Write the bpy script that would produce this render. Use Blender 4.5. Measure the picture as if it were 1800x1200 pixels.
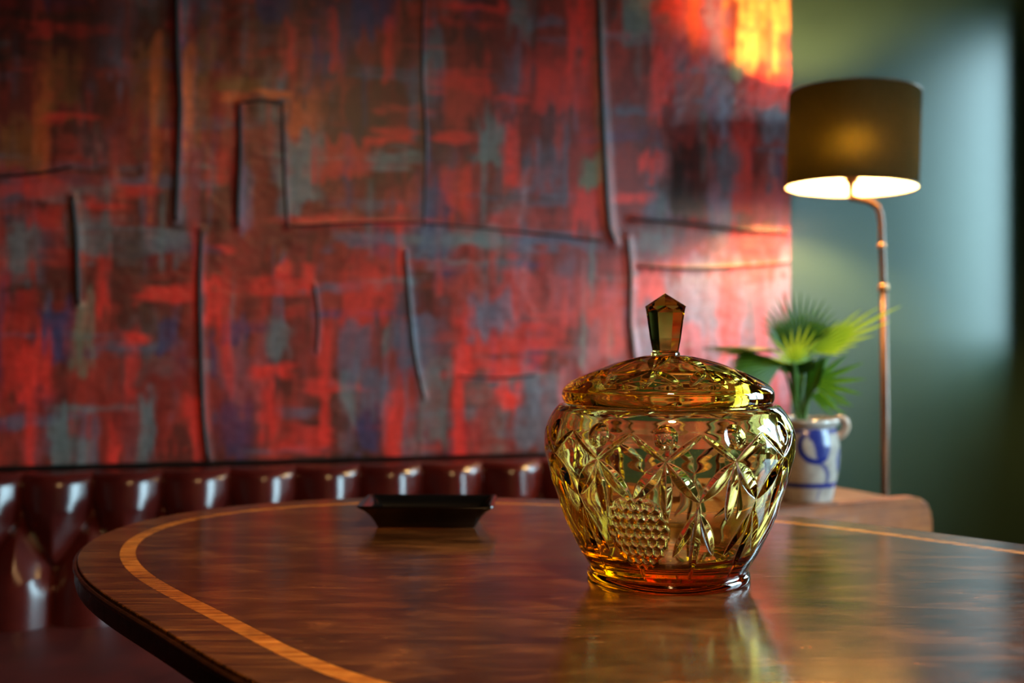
import bpy, bmesh, math, random
import numpy as np
from mathutils import Vector, Matrix

for o in list(bpy.data.objects):
    bpy.data.objects.remove(o)
scene = bpy.context.scene
C = scene.collection
PI = math.pi

# ------------------------------------------------------------------ camera
CAM_Z = 0.931                      # eye height above the floor
TABLE_Z = 0.740
cam_d = bpy.data.cameras.new('camera')
cam = bpy.data.objects.new('camera', cam_d); C.objects.link(cam)
cam.location = (0, 0, CAM_Z); cam.rotation_euler = (PI/2, 0, 0)
cam_d.sensor_width = 36; cam_d.lens = 36; cam_d.clip_start = 0.02
cam_d.dof.use_dof = True; cam_d.dof.focus_distance = 0.775; cam_d.dof.aperture_fstop = 4.0
cam_d.dof.aperture_blades = 9
scene.camera = cam

# ------------------------------------------------------------------ world: an overcast, bluish daylight sky over darker ground
world = bpy.data.worlds.new('world'); scene.world = world; world.use_nodes = True
wn, wl = world.node_tree.nodes, world.node_tree.links
wn.clear()
wout = wn.new('ShaderNodeOutputWorld'); wbg = wn.new('ShaderNodeBackground')
wtc = wn.new('ShaderNodeTexCoord'); wsep = wn.new('ShaderNodeSeparateXYZ'); wramp = wn.new('ShaderNodeValToRGB')
wl.new(wtc.outputs['Generated'], wsep.inputs[0]); wl.new(wsep.outputs['Z'], wramp.inputs['Fac'])
wmap = wn.new('ShaderNodeMapRange'); wmap.inputs[1].default_value = -1; wmap.inputs[2].default_value = 1
wl.new(wsep.outputs['Z'], wmap.inputs[0]); wl.new(wmap.outputs[0], wramp.inputs['Fac'])
wramp.color_ramp.elements[0].position = 0.44; wramp.color_ramp.elements[0].color = (0.10, 0.13, 0.13, 1)
wramp.color_ramp.elements[1].position = 0.52; wramp.color_ramp.elements[1].color = (0.54, 0.85, 1.0, 1)
wl.new(wramp.outputs[0], wbg.inputs['Color']); wbg.inputs['Strength'].default_value = 33.0
wl.new(wbg.outputs[0], wout.inputs[0])

LAMP_STRENGTH = 1200.0              # floor lamp bulb
PENDANT_STRENGTH = 370.0           # ceiling pendant over the table

scene.view_settings.view_transform = 'Standard'; scene.view_settings.look = 'None'
scene.view_settings.gamma = 1; scene.view_settings.use_curve_mapping = False
scene.view_settings.exposure = 0.0
cy = scene.cycles
cy.use_denoising = True
cy.max_bounces = 20; cy.transmission_bounces = 16; cy.glossy_bounces = 6; cy.diffuse_bounces = 3
cy.transparent_max_bounces = 12; cy.volume_bounces = 0
cy.sample_clamp_indirect = 6.0; cy.blur_glossy = 0.3

# ------------------------------------------------------------------ helpers
def at(px, py, y):
    """a point seen at (px,py) of the 1800x1200 frame, at depth y, as a place in the room"""
    return Vector(((px-900)/1800*y, y, CAM_Z-(py-600)/1800*y))

def link(name, me, mat=None, parent=None):
    o = bpy.data.objects.new(name, me); C.objects.link(o)
    if mat is not None:
        me.materials.clear(); me.materials.append(mat)
    if parent is not None:
        o.parent = parent
    return o

def from_bm(name, bm, mat=None, parent=None, smooth=False):
    me = bpy.data.meshes.new(name)
    bmesh.ops.recalc_face_normals(bm, faces=bm.faces)
    bm.to_mesh(me); bm.free()
    if smooth:
        me.polygons.foreach_set('use_smooth', [True]*len(me.polygons))
    return link(name, me, mat, parent)

def from_arrays(name, V, F, mat=None, parent=None, smooth=True):
    me = bpy.data.meshes.new(name)
    me.from_pydata([tuple(v) for v in V], [], [tuple(f) for f in F])
    if smooth:
        me.polygons.foreach_set('use_smooth', [True]*len(me.polygons))
    me.update()
    return link(name, me, mat, parent)

def fast_quads(name, V, Q, mat=None, parent=None, smooth=True):
    """mesh from numpy verts (n,3) and quads (m,4)"""
    me = bpy.data.meshes.new(name)
    me.vertices.add(len(V)); me.vertices.foreach_set('co', np.asarray(V, np.float32).ravel())
    m = len(Q)
    me.loops.add(m*4); me.loops.foreach_set('vertex_index', np.asarray(Q, np.int32).ravel())
    me.polygons.add(m); me.polygons.foreach_set('loop_start', np.arange(0, m*4, 4, dtype=np.int32))
    me.update(calc_edges=True)
    me.polygons.foreach_set('use_smooth', np.full(m, smooth))
    me.update(); me.validate()
    return link(name, me, mat, parent)

def thing(name, label, cat, loc=(0, 0, 0), rz=0, group=None):
    o = bpy.data.objects.new(name, None); C.objects.link(o)
    o.location = loc; o.rotation_euler = (0, 0, rz); o.empty_display_size = 0.05
    tag(o, label, cat, group); return o

def tag(o, label, cat, group=None):
    o['label'] = label; o['category'] = cat
    if group: o['group'] = group

def add_box(bm, c, s, M=None, bev=0.0, seg=2):
    r = bmesh.ops.create_cube(bm, size=1.0)
    vs = r['verts']
    for v in vs:
        v.co = Vector((v.co.x*s[0]+c[0], v.co.y*s[1]+c[1], v.co.z*s[2]+c[2]))
    if bev > 0:
        es = list({e for v in vs for e in v.link_edges})
        rb = bmesh.ops.bevel(bm, geom=es, offset=bev, segments=seg, profile=0.5, affect='EDGES')
        vs = list({v for f in rb['faces'] for v in f.verts} | {v for v in vs if v.is_valid})
    if M is not None:
        for v in vs: v.co = M @ v.co
    return vs

def lathe_arrays(prof, n, cx=0, cy_=0, closed=True):
    """prof: list of (r,z); a solid of revolution; closed=True joins the last ring to the first"""
    P = np.array(prof, float); m = len(P)
    th = np.linspace(0, 2*PI, n, endpoint=False)
    V = np.empty((m, n, 3))
    V[:, :, 0] = P[:, 0][:, None]*np.cos(th)+cx
    V[:, :, 1] = P[:, 0][:, None]*np.sin(th)+cy_
    V[:, :, 2] = P[:, 1][:, None]
    Q = grid_quads(m, n, wrap_v=True, wrap_u=closed)
    return V.reshape(-1, 3), Q

def grid_quads(m, n, wrap_v=False, wrap_u=False):
    a = np.arange(m if wrap_u else m-1)[:, None]; b = np.arange(n if wrap_v else n-1)[None, :]
    a1 = (a+1) % m; b1 = (b+1) % n
    q = np.stack([a*n+b, a*n+b1, a1*n+b1, a1*n+b], -1)
    return q.reshape(-1, 4)

def lathe(name, prof, n, mat, parent, loc=(0, 0, 0), smooth=True):
    """a turned solid; profile starts and ends on the axis (r=0)"""
    bm = bmesh.new(); rings = []
    for r, z in prof:
        if r <= 1e-6:
            rings.append([bm.verts.new((loc[0], loc[1], loc[2]+z))])
        else:
            rings.append([bm.verts.new((loc[0]+r*math.cos(2*PI*i/n), loc[1]+r*math.sin(2*PI*i/n), loc[2]+z)) for i in range(n)])
    for a, b in zip(rings[:-1], rings[1:]):
        for i in range(n):
            j = (i+1) % n
            if len(a) == 1 and len(b) == 1: continue
            if len(a) == 1: bm.faces.new((a[0], b[i], b[j]))
            elif len(b) == 1: bm.faces.new((a[i], a[j], b[0]))
            else: bm.faces.new((a[i], a[j], b[j], b[i]))
    o = from_bm(name, bm, mat, parent, smooth)
    if smooth: sharpen(o, 40)
    return o

def sharpen(o, deg):
    me = o.data
    if hasattr(me, 'set_sharp_from_angle'):
        me.set_sharp_from_angle(angle=math.radians(deg))

def tube(bm, pts, rad, n=10, flat=None, caps=True):
    pts = [Vector(p) for p in pts]
    if not isinstance(rad, (list, tuple)): rad = [rad]*len(pts)
    prev = None; rings = []
    for i, p in enumerate(pts):
        t = (pts[min(i+1, len(pts)-1)]-pts[max(i-1, 0)]).normalized()
        if prev is None:
            a = Vector((0, 0, 1)) if abs(t.z) < .9 else Vector((1, 0, 0))
            u = t.cross(a).normalized()
        else:
            u = (prev-t*prev.dot(t)).normalized()
        prev = u; w = t.cross(u).normalized()
        ring = []
        for k in range(n):
            off = u*math.cos(2*PI*k/n)*rad[i]+w*math.sin(2*PI*k/n)*rad[i]
            if flat is not None:
                nv, fac = flat; off = off-nv*(off.dot(nv)*(1-fac))
            ring.append(bm.verts.new(p+off))
        rings.append(ring)
    for a, b in zip(rings[:-1], rings[1:]):
        for k in range(n):
            bm.faces.new((a[k], a[(k+1) % n], b[(k+1) % n], b[k]))
    if caps:
        bm.faces.new(rings[0]); bm.faces.new(rings[-1])

def catmull(P, k=8):
    P = [Vector(p) for p in P]; out = []
    for i in range(len(P)-1):
        p0, p1, p2, p3 = P[max(i-1, 0)], P[i], P[i+1], P[min(i+2, len(P)-1)]
        for j in range(k):
            t = j/k
            out.append(0.5*((2*p1)+(p2-p0)*t+(2*p0-5*p1+4*p2-p3)*t*t+(3*p1-p0-3*p2+p3)*t**3))
    out.append(P[-1]); return out

# ------------------------------------------------------------------ materials
def srgb(r, g, b):
    def f(c):
        c /= 255
        return c/12.92 if c <= .04045 else ((c+.055)/1.055)**2.4
    return (f(r), f(g), f(b), 1)

def new_mat(name):
    m = bpy.data.materials.new(name); m.use_nodes = True
    nt = m.node_tree; b = nt.nodes['Principled BSDF']
    return m, nt, b

def noise(nt, scale, detail=4, vec=None, rough=.5, dist=0):
    n = nt.nodes.new('ShaderNodeTexNoise'); n.inputs['Scale'].default_value = scale
    n.inputs['Detail'].default_value = detail; n.inputs['Roughness'].default_value = rough
    n.inputs['Distortion'].default_value = dist
    if vec is not None: nt.links.new(vec, n.inputs['Vector'])
    return n

def coords(nt, scale=(1, 1, 1), rot=(0, 0, 0), kind='Object'):
    t = nt.nodes.new('ShaderNodeTexCoord'); m = nt.nodes.new('ShaderNodeMapping')
    m.inputs['Scale'].default_value = scale; m.inputs['Rotation'].default_value = rot
    nt.links.new(t.outputs[kind], m.inputs['Vector'])
    return m.outputs['Vector']

def ramp(nt, fac, stops):
    r = nt.nodes.new('ShaderNodeValToRGB')
    e = r.color_ramp.elements
    while len(e) < len(stops): e.new(.5)
    for el, (p, c) in zip(e, stops):
        el.position = p; el.color = c
    nt.links.new(fac, r.inputs['Fac']); return r.outputs['Color']

def bump(nt, b, h, strength, dist=.001):
    n = nt.nodes.new('ShaderNodeBump'); n.inputs['Strength'].default_value = strength
    n.inputs['Distance'].default_value = dist
    nt.links.new(h, n.inputs['Height']); nt.links.new(n.outputs[0], b.inputs['Normal'])

def mixc(nt, fac, a, b, mode='MIX'):
    m = nt.nodes.new('ShaderNodeMix'); m.data_type = 'RGBA'; m.blend_type = mode
    for s, v in ((0, fac), (6, a), (7, b)):
        if isinstance(v, (int, float)): m.inputs[s].default_value = v
        elif isinstance(v, tuple): m.inputs[s].default_value = v
        else: nt.links.new(v, m.inputs[s])
    return m.outputs[2]

def simple(name, col, rough=.5, metal=0, spec=.5, coat=0, nscale=0, namt=.15, bumps=0):
    m, nt, b = new_mat(name)
    b.inputs['Base Color'].default_value = col; b.inputs['Roughness'].default_value = rough
    b.inputs['Metallic'].default_value = metal; b.inputs['Specular IOR Level'].default_value = spec
    b.inputs['Coat Weight'].default_value = coat; b.inputs['Coat Roughness'].default_value = .08
    if nscale:
        n = noise(nt, nscale, 5, coords(nt))
        dark = tuple(c*(1-namt*2) for c in col[:3])+(1,); lite = tuple(min(1, c*(1+namt*2)) for c in col[:3])+(1,)
        nt.links.new(ramp(nt, n.outputs['Fac'], [(.3, dark), (.7, lite)]), b.inputs['Base Color'])
        if bumps: bump(nt, b, n.outputs['Fac'], bumps)
    return m

def mat_wood(name, c1, c2, c3, stretch, rough=.22, gs=9, coat=.4, rot=(0, 0, 0), scratch=True, big=5, spread=.26):
    m, nt, b = new_mat(name)
    v = coords(nt, stretch, rot)
    n1 = noise(nt, gs, 8, v, .62, .6)
    n2 = noise(nt, big, 4, coords(nt), .6, 1.2)
    col = ramp(nt, n1.outputs['Fac'], [(.5-spread, c1), (.5, c2), (.5+spread, c3)])
    shade = ramp(nt, n2.outputs['Fac'], [(.3, (.45, .42, .40, 1)), (.7, (1.25, 1.2, 1.15, 1))])
    col = mixc(nt, .8, col, shade, 'MULTIPLY')
    nt.links.new(col, b.inputs['Base Color'])
    b.inputs['Specular IOR Level'].default_value = .5
    n3 = noise(nt, 30, 6, coords(nt, (1, 3.2, 1), (0, 0, .5)), .7)
    rr = nt.nodes.new('ShaderNodeMapRange'); rr.inputs[1].default_value = .3; rr.inputs[2].default_value = .7
    rr.inputs[3].default_value = rough*.75; rr.inputs[4].default_value = rough*1.35
    nt.links.new(n3.outputs['Fac'], rr.inputs[0]); nt.links.new(rr.outputs[0], b.inputs['Roughness'])
    if scratch:
        v1 = noise(nt, 260, 2, coords(nt, (.07, 1.3, 1), (0, 0, .35)), .5)
        v2 = noise(nt, 240, 2, coords(nt, (.06, 1.2, 1), (0, 0, -.5)), .5)
        a = nt.nodes.new('ShaderNodeMath'); a.operation = 'ADD'
        nt.links.new(v1.outputs['Fac'], a.inputs[0]); nt.links.new(v2.outputs['Fac'], a.inputs[1])
        fine = noise(nt, 420, 3, coords(nt), .6)
        a2 = nt.nodes.new('ShaderNodeMath'); a2.operation = 'MULTIPLY_ADD'; a2.inputs[1].default_value = .55
        nt.links.new(fine.outputs['Fac'], a2.inputs[0]); nt.links.new(a.outputs[0], a2.inputs[2])
        bump(nt, b, a2.outputs[0], .12, .0006)
        # fine pale scratches: thin contour lines of stretched noise, here and there
        sc = None
        for rot, st in ((.25, (2.2, 46, 1)), (-.55, (2.6, 40, 1)), (1.1, (3, 38, 1))):
            q = noise(nt, 3.2, 1, coords(nt, st, (0, 0, rot)), .4)
            d = nt.nodes.new('ShaderNodeMath'); d.operation = 'SUBTRACT'; d.inputs[1].default_value = .58
            nt.links.new(q.outputs['Fac'], d.inputs[0])
            ab = nt.nodes.new('ShaderNodeMath'); ab.operation = 'ABSOLUTE'; nt.links.new(d.outputs[0], ab.inputs[0])
            mr = nt.nodes.new('ShaderNodeMapRange'); mr.inputs[1].default_value = 0; mr.inputs[2].default_value = .010
            mr.inputs[3].default_value = 1; mr.inputs[4].default_value = 0
            nt.links.new(ab.outputs[0], mr.inputs[0])
            if sc is None: sc = mr.outputs[0]
            else:
                mx = nt.nodes.new('ShaderNodeMath'); mx.operation = 'MAXIMUM'
                nt.links.new(sc, mx.inputs[0]); nt.links.new(mr.outputs[0], mx.inputs[1]); sc = mx.outputs[0]
        pm = noise(nt, 14, 3, coords(nt), .6)
        pr_ = nt.nodes.new('ShaderNodeMapRange'); pr_.inputs[1].default_value = .50; pr_.inputs[2].default_value = .68; pr_.inputs[4].default_value = .5
        nt.links.new(pm.outputs['Fac'], pr_.inputs[0])
        mm = nt.nodes.new('ShaderNodeMath'); mm.operation = 'MULTIPLY'; nt.links.new(sc, mm.inputs[0]); nt.links.new(pr_.outputs[0], mm.inputs[1])
        nt.links.new(mixc(nt, mm.outputs[0], col, srgb(196, 128, 72)), b.inputs['Base Color'])
    return m

M_top = mat_wood('mahogany_top', srgb(48, 25, 10), srgb(86, 48, 20), srgb(132, 80, 38), (2.6, 8, 1), rough=.155, gs=6, big=9, spread=.2)
M_border = mat_wood('mahogany_border', srgb(44, 24, 10), srgb(92, 52, 21), srgb(128, 80, 36), (1.0, 26, 1), rough=.2, gs=9, spread=.13)
M_inlay = mat_wood('satinwood_inlay', srgb(140, 74, 20), srgb(206, 122, 38), srgb(236, 158, 62), (4, 60, 1), rough=.2, gs=6, big=18, spread=.16)
M_edge = mat_wood('dark_edge', srgb(30, 14, 7), srgb(50, 26, 12), srgb(74, 42, 20), (1.6, 12, 4), rough=.3, scratch=False)
M_stand = mat_wood('stand_wood', srgb(84, 40, 12), srgb(138, 72, 22), srgb(170, 100, 40), (2, 2, 30), rough=.6, gs=3, scratch=False)
M_stand_top = mat_wood('stand_top_wood', srgb(86, 58, 40), srgb(128, 90, 62), srgb(160, 122, 90), (2, 18, 2), rough=.4, gs=4, scratch=False)

def mat_glass():
    m, nt, b = new_mat('amber_glass')
    nt.nodes.remove(b)
    g = nt.nodes.new('ShaderNodeBsdfGlass'); g.inputs['IOR'].default_value = 1.52
    g.inputs['Roughness'].default_value = 0; g.inputs['Color'].default_value = (1, 1, 1, 1)
    va = nt.nodes.new('ShaderNodeVolumeAbsorption')
    va.inputs['Color'].default_value = (.98, .818, .0, 1); va.inputs['Density'].default_value = 82
    out = nt.nodes['Material Output']
    nt.links.new(g.outputs[0], out.inputs['Surface']); nt.links.new(va.outputs[0], out.inputs['Volume'])
    return m
M_glass = mat_glass()

def mat_leather(name='oxblood_leather', rough=.22):
    m, nt, b = new_mat(name)
    n = noise(nt, 9, 4, coords(nt), .6)
    nt.links.new(ramp(nt, n.outputs['Fac'], [(.3, srgb(58, 16, 15)), (.7, srgb(88, 28, 22))]), b.inputs['Base Color'])
    b.inputs['Roughness'].default_value = rough; b.inputs['Specular IOR Level'].default_value = .55
    v = nt.nodes.new('ShaderNodeTexVoronoi'); v.inputs['Scale'].default_value = 420
    nt.links.new(coords(nt), v.inputs['Vector'])
    bump(nt, b, v.outputs['Distance'], .07, .0006)
    return m
M_leather = mat_leather(); M_seat = mat_leather('worn_seat_leather', .5)

def mat_green():
    m, nt, b = new_mat('green_wall_paint')
    n = noise(nt, 3.5, 5, coords(nt), .6)
    nt.links.new(ramp(nt, n.outputs['Fac'], [(.3, srgb(42, 62, 51)), (.7, srgb(48, 70, 58))]), b.inputs['Base Color'])
    b.inputs['Roughness'].default_value = .42; b.inputs['Specular IOR Level'].default_value = .5
    n2 = noise(nt, 60, 3, coords(nt))
    bump(nt, b, n2.outputs['Fac'], .05, .001)
    return m
M_green = mat_green()
M_ceiling = simple('ceiling_paint', srgb(60, 58, 50), .8, nscale=3, namt=.05)
M_floor = mat_wood('floor_boards', srgb(40, 24, 14), srgb(62, 40, 24), srgb(84, 56, 34), (1, 8, 1), rough=.45, gs=4, scratch=False)
M_frame = simple('window_paint', srgb(70, 82, 74), .45, nscale=20, namt=.04)
M_brass = simple('aged_brass', srgb(84, 58, 42), .34, metal=.7, nscale=30, namt=.12)
M_brass2 = simple('worn_brass_collar', srgb(176, 128, 84), .3, metal=.8, nscale=30, namt=.1)
M_black = simple('black_lacquer', srgb(9, 8, 8), .13, spec=.5, coat=.3, nscale=14, namt=.1)
M_seam = simple('dark_seam_canvas', srgb(26, 11, 10), .6, nscale=60, namt=.25, bumps=.3)

def mat_emit(name, col, s):
    m, nt, b = new_mat(name)
    b.inputs['Base Color'].default_value = (.9, .85, .7, 1)
    b.inputs['Emission Color'].default_value = col; b.inputs['Emission Strength'].default_value = s
    return m

def mat_shade(name, col, tcol, trans, holes, scatter=False):
    m, nt, b = new_mat(name)
    nt.nodes.remove(b); out = nt.nodes['Material Output']
    wv = noise(nt, 300, 2, coords(nt, (1, 1, .25)))
    c = ramp(nt, wv.outputs['Fac'], [(.3, tuple(x*.75 for x in col[:3])+(1,)), (.7, col)])
    d = nt.nodes.new('ShaderNodeBsdfDiffuse'); t = nt.nodes.new('ShaderNodeBsdfTranslucent'); h = nt.nodes.new('ShaderNodeBsdfRefraction' if scatter else 'ShaderNodeBsdfTransparent')
    if scatter: h.inputs['Roughness'].default_value = .7; h.inputs['IOR'].default_value = 1.5
    nt.links.new(c, d.inputs['Color']); t.inputs['Color'].default_value = tcol; h.inputs['Color'].default_value = (1, .82, .25, 1)
    s1 = nt.nodes.new('ShaderNodeMixShader'); s1.inputs[0].default_value = trans
    nt.links.new(d.outputs[0], s1.inputs[1]); nt.links.new(t.outputs[0], s1.inputs[2])
    s2 = nt.nodes.new('ShaderNodeMixShader'); s2.inputs[0].default_value = holes
    nt.links.new(s1.outputs[0], s2.inputs[1]); nt.links.new(h.outputs[0], s2.inputs[2])
    nt.links.new(s2.outputs[0], out.inputs['Surface'])
    return m
M_shade = mat_shade('olive_shade_fabric', srgb(50, 46, 29), srgb(140, 120, 26), .002, .009, True)
M_lining = mat_shade('cream_shade_lining', srgb(238, 226, 196), srgb(238, 220, 170), .06, .03)
WARM = (1.0, .57, .19, 1)
M_bulb = mat_emit('lit_bulb', WARM, LAMP_STRENGTH)
M_pbulb = mat_emit('lit_pendant_bulb', (1.0, .58, .24, 1), PENDANT_STRENGTH)

# ------------------------------------------------------------------ the room, laid out along the long wall
WANG = math.radians(13.0)
W0 = Vector((-.86, 1.72, 0)); WT = Vector((math.cos(WANG), math.sin(WANG), 0)); WN = Vector((math.sin(WANG), -math.cos(WANG), 0))
def room(s, q, z):
    """s along the long wall, q out of it into the room, z up"""
    return W0+WT*s+WN*q+Vector((0, 0, z))
RM = Matrix(((WT.x, WN.x, 0, W0.x), (WT.y, WN.y, 0, W0.y), (0, 0, 1, 0), (0, 0, 0, 1)))
WALL_Q = -.034                      # the plaster lies just behind the canvas
S_L, S_R, Q_F, CEIL = -1.9, 2.03, 4.6, 2.55

def struct(name, boxes, mat, label=None, parent=None):
    bm = bmesh.new()
    for (s0, s1, q0, q1, z0, z1) in boxes:
        add_box(bm, ((s0+s1)/2, (q0+q1)/2, (z0+z1)/2), (s1-s0, q1-q0, z1-z0), RM)
    o = from_bm(name, bm, mat, parent)
    if parent is None:
        o['kind'] = 'structure'
        if label: o['label'] = label
    return o
T = .12
struct('floor', [(S_L-T, S_R+T, WALL_Q-T, Q_F+T, -.08, 0)], M_floor, 'dark wooden floor')
struct('ceiling', [(S_L-T, S_R+T, WALL_Q-T, Q_F+T, CEIL, CEIL+.08)], M_ceiling, 'dim ceiling')
struct('wall_back', [(S_L-T, S_R+T, WALL_Q-T, WALL_Q, 0, CEIL)], M_green, 'dark green painted wall')
struct('wall_left', [(S_L-T, S_L, WALL_Q, Q_F, 0, CEIL)], M_green, 'dark green side wall')
struct('wall_front', [(S_L-T, S_R+T, Q_F, Q_F+T, 0, CEIL)], M_green, 'dark green wall behind the viewer')
# window openings in the right-hand wall: (q0, q1, z0, z1)
WIN = [(.03, .29, .92, 1.66), (.90, 1.56, .78, 1.60)]
boxes = []; qa = WALL_Q
for (q0, q1, z0, z1) in WIN:
    boxes += [(S_R, S_R+T, qa, q0, 0, CEIL), (S_R, S_R+T, q0, q1, 0, z0), (S_R, S_R+T, q0, q1, z1, CEIL)]
    qa = q1
boxes.append((S_R, S_R+T, qa, Q_F, 0, CEIL))
struct('wall_right', boxes, M_green, 'dark green window wall')
for k, (q0, q1, z0, z1) in enumerate(WIN):
    w = .022; s0, s1 = S_R+.07, S_R+.105
    fr = struct('window_%d' % (k+1), [(s0, s1, q0, q0+w, z0, z1), (s0, s1, q1-w, q1, z0, z1), (s0, s1, q0+w, q1-w, z0, z0+w), (s0, s1, q0+w, q1-w, z1-w, z1)], M_frame, 'painted window frame')
    qm = (q0+q1)/2
    if q1-q0 > .5:
        struct('mullion', [(s0+.004, s1-.004, qm-.016, qm+.016, z0+w, z1-w)], M_frame, parent=fr)
    # sky portal filling the opening
    la = bpy.data.lights.new('window_daylight', 'AREA'); la.shape = 'RECTANGLE'
    la.size = q1-q0; la.size_y = z1-z0; la.cycles.is_portal = True
    lo = bpy.data.objects.new('window_daylight', la); C.objects.link(lo)
    lo.location = room(S_R+T+.01, qm, (z0+z1)/2)
    zax = WT.copy(); xax = WN.copy(); yax = zax.cross(xax)
    lo.matrix_world = Matrix(((xax.x, yax.x, zax.x, lo.location.x), (xax.y, yax.y, zax.y, lo.location.y), (xax.z, yax.z, zax.z, lo.location.z), (0, 0, 0, 1)))

# ------------------------------------------------------------------ the painted canvas on the wall
def pix_to_canvas(px, py):
    """where the sight line through a frame point meets the canvas plane: (s along, z up)"""
    d = Vector(((px-900)/1800, 1, -(py-600)/1800)); o = Vector((0, 0, CAM_Z))
    t = (W0-o).dot(WN)/d.dot(WN); p = o+d*t
    return (p-W0).dot(WT), p.z

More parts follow.
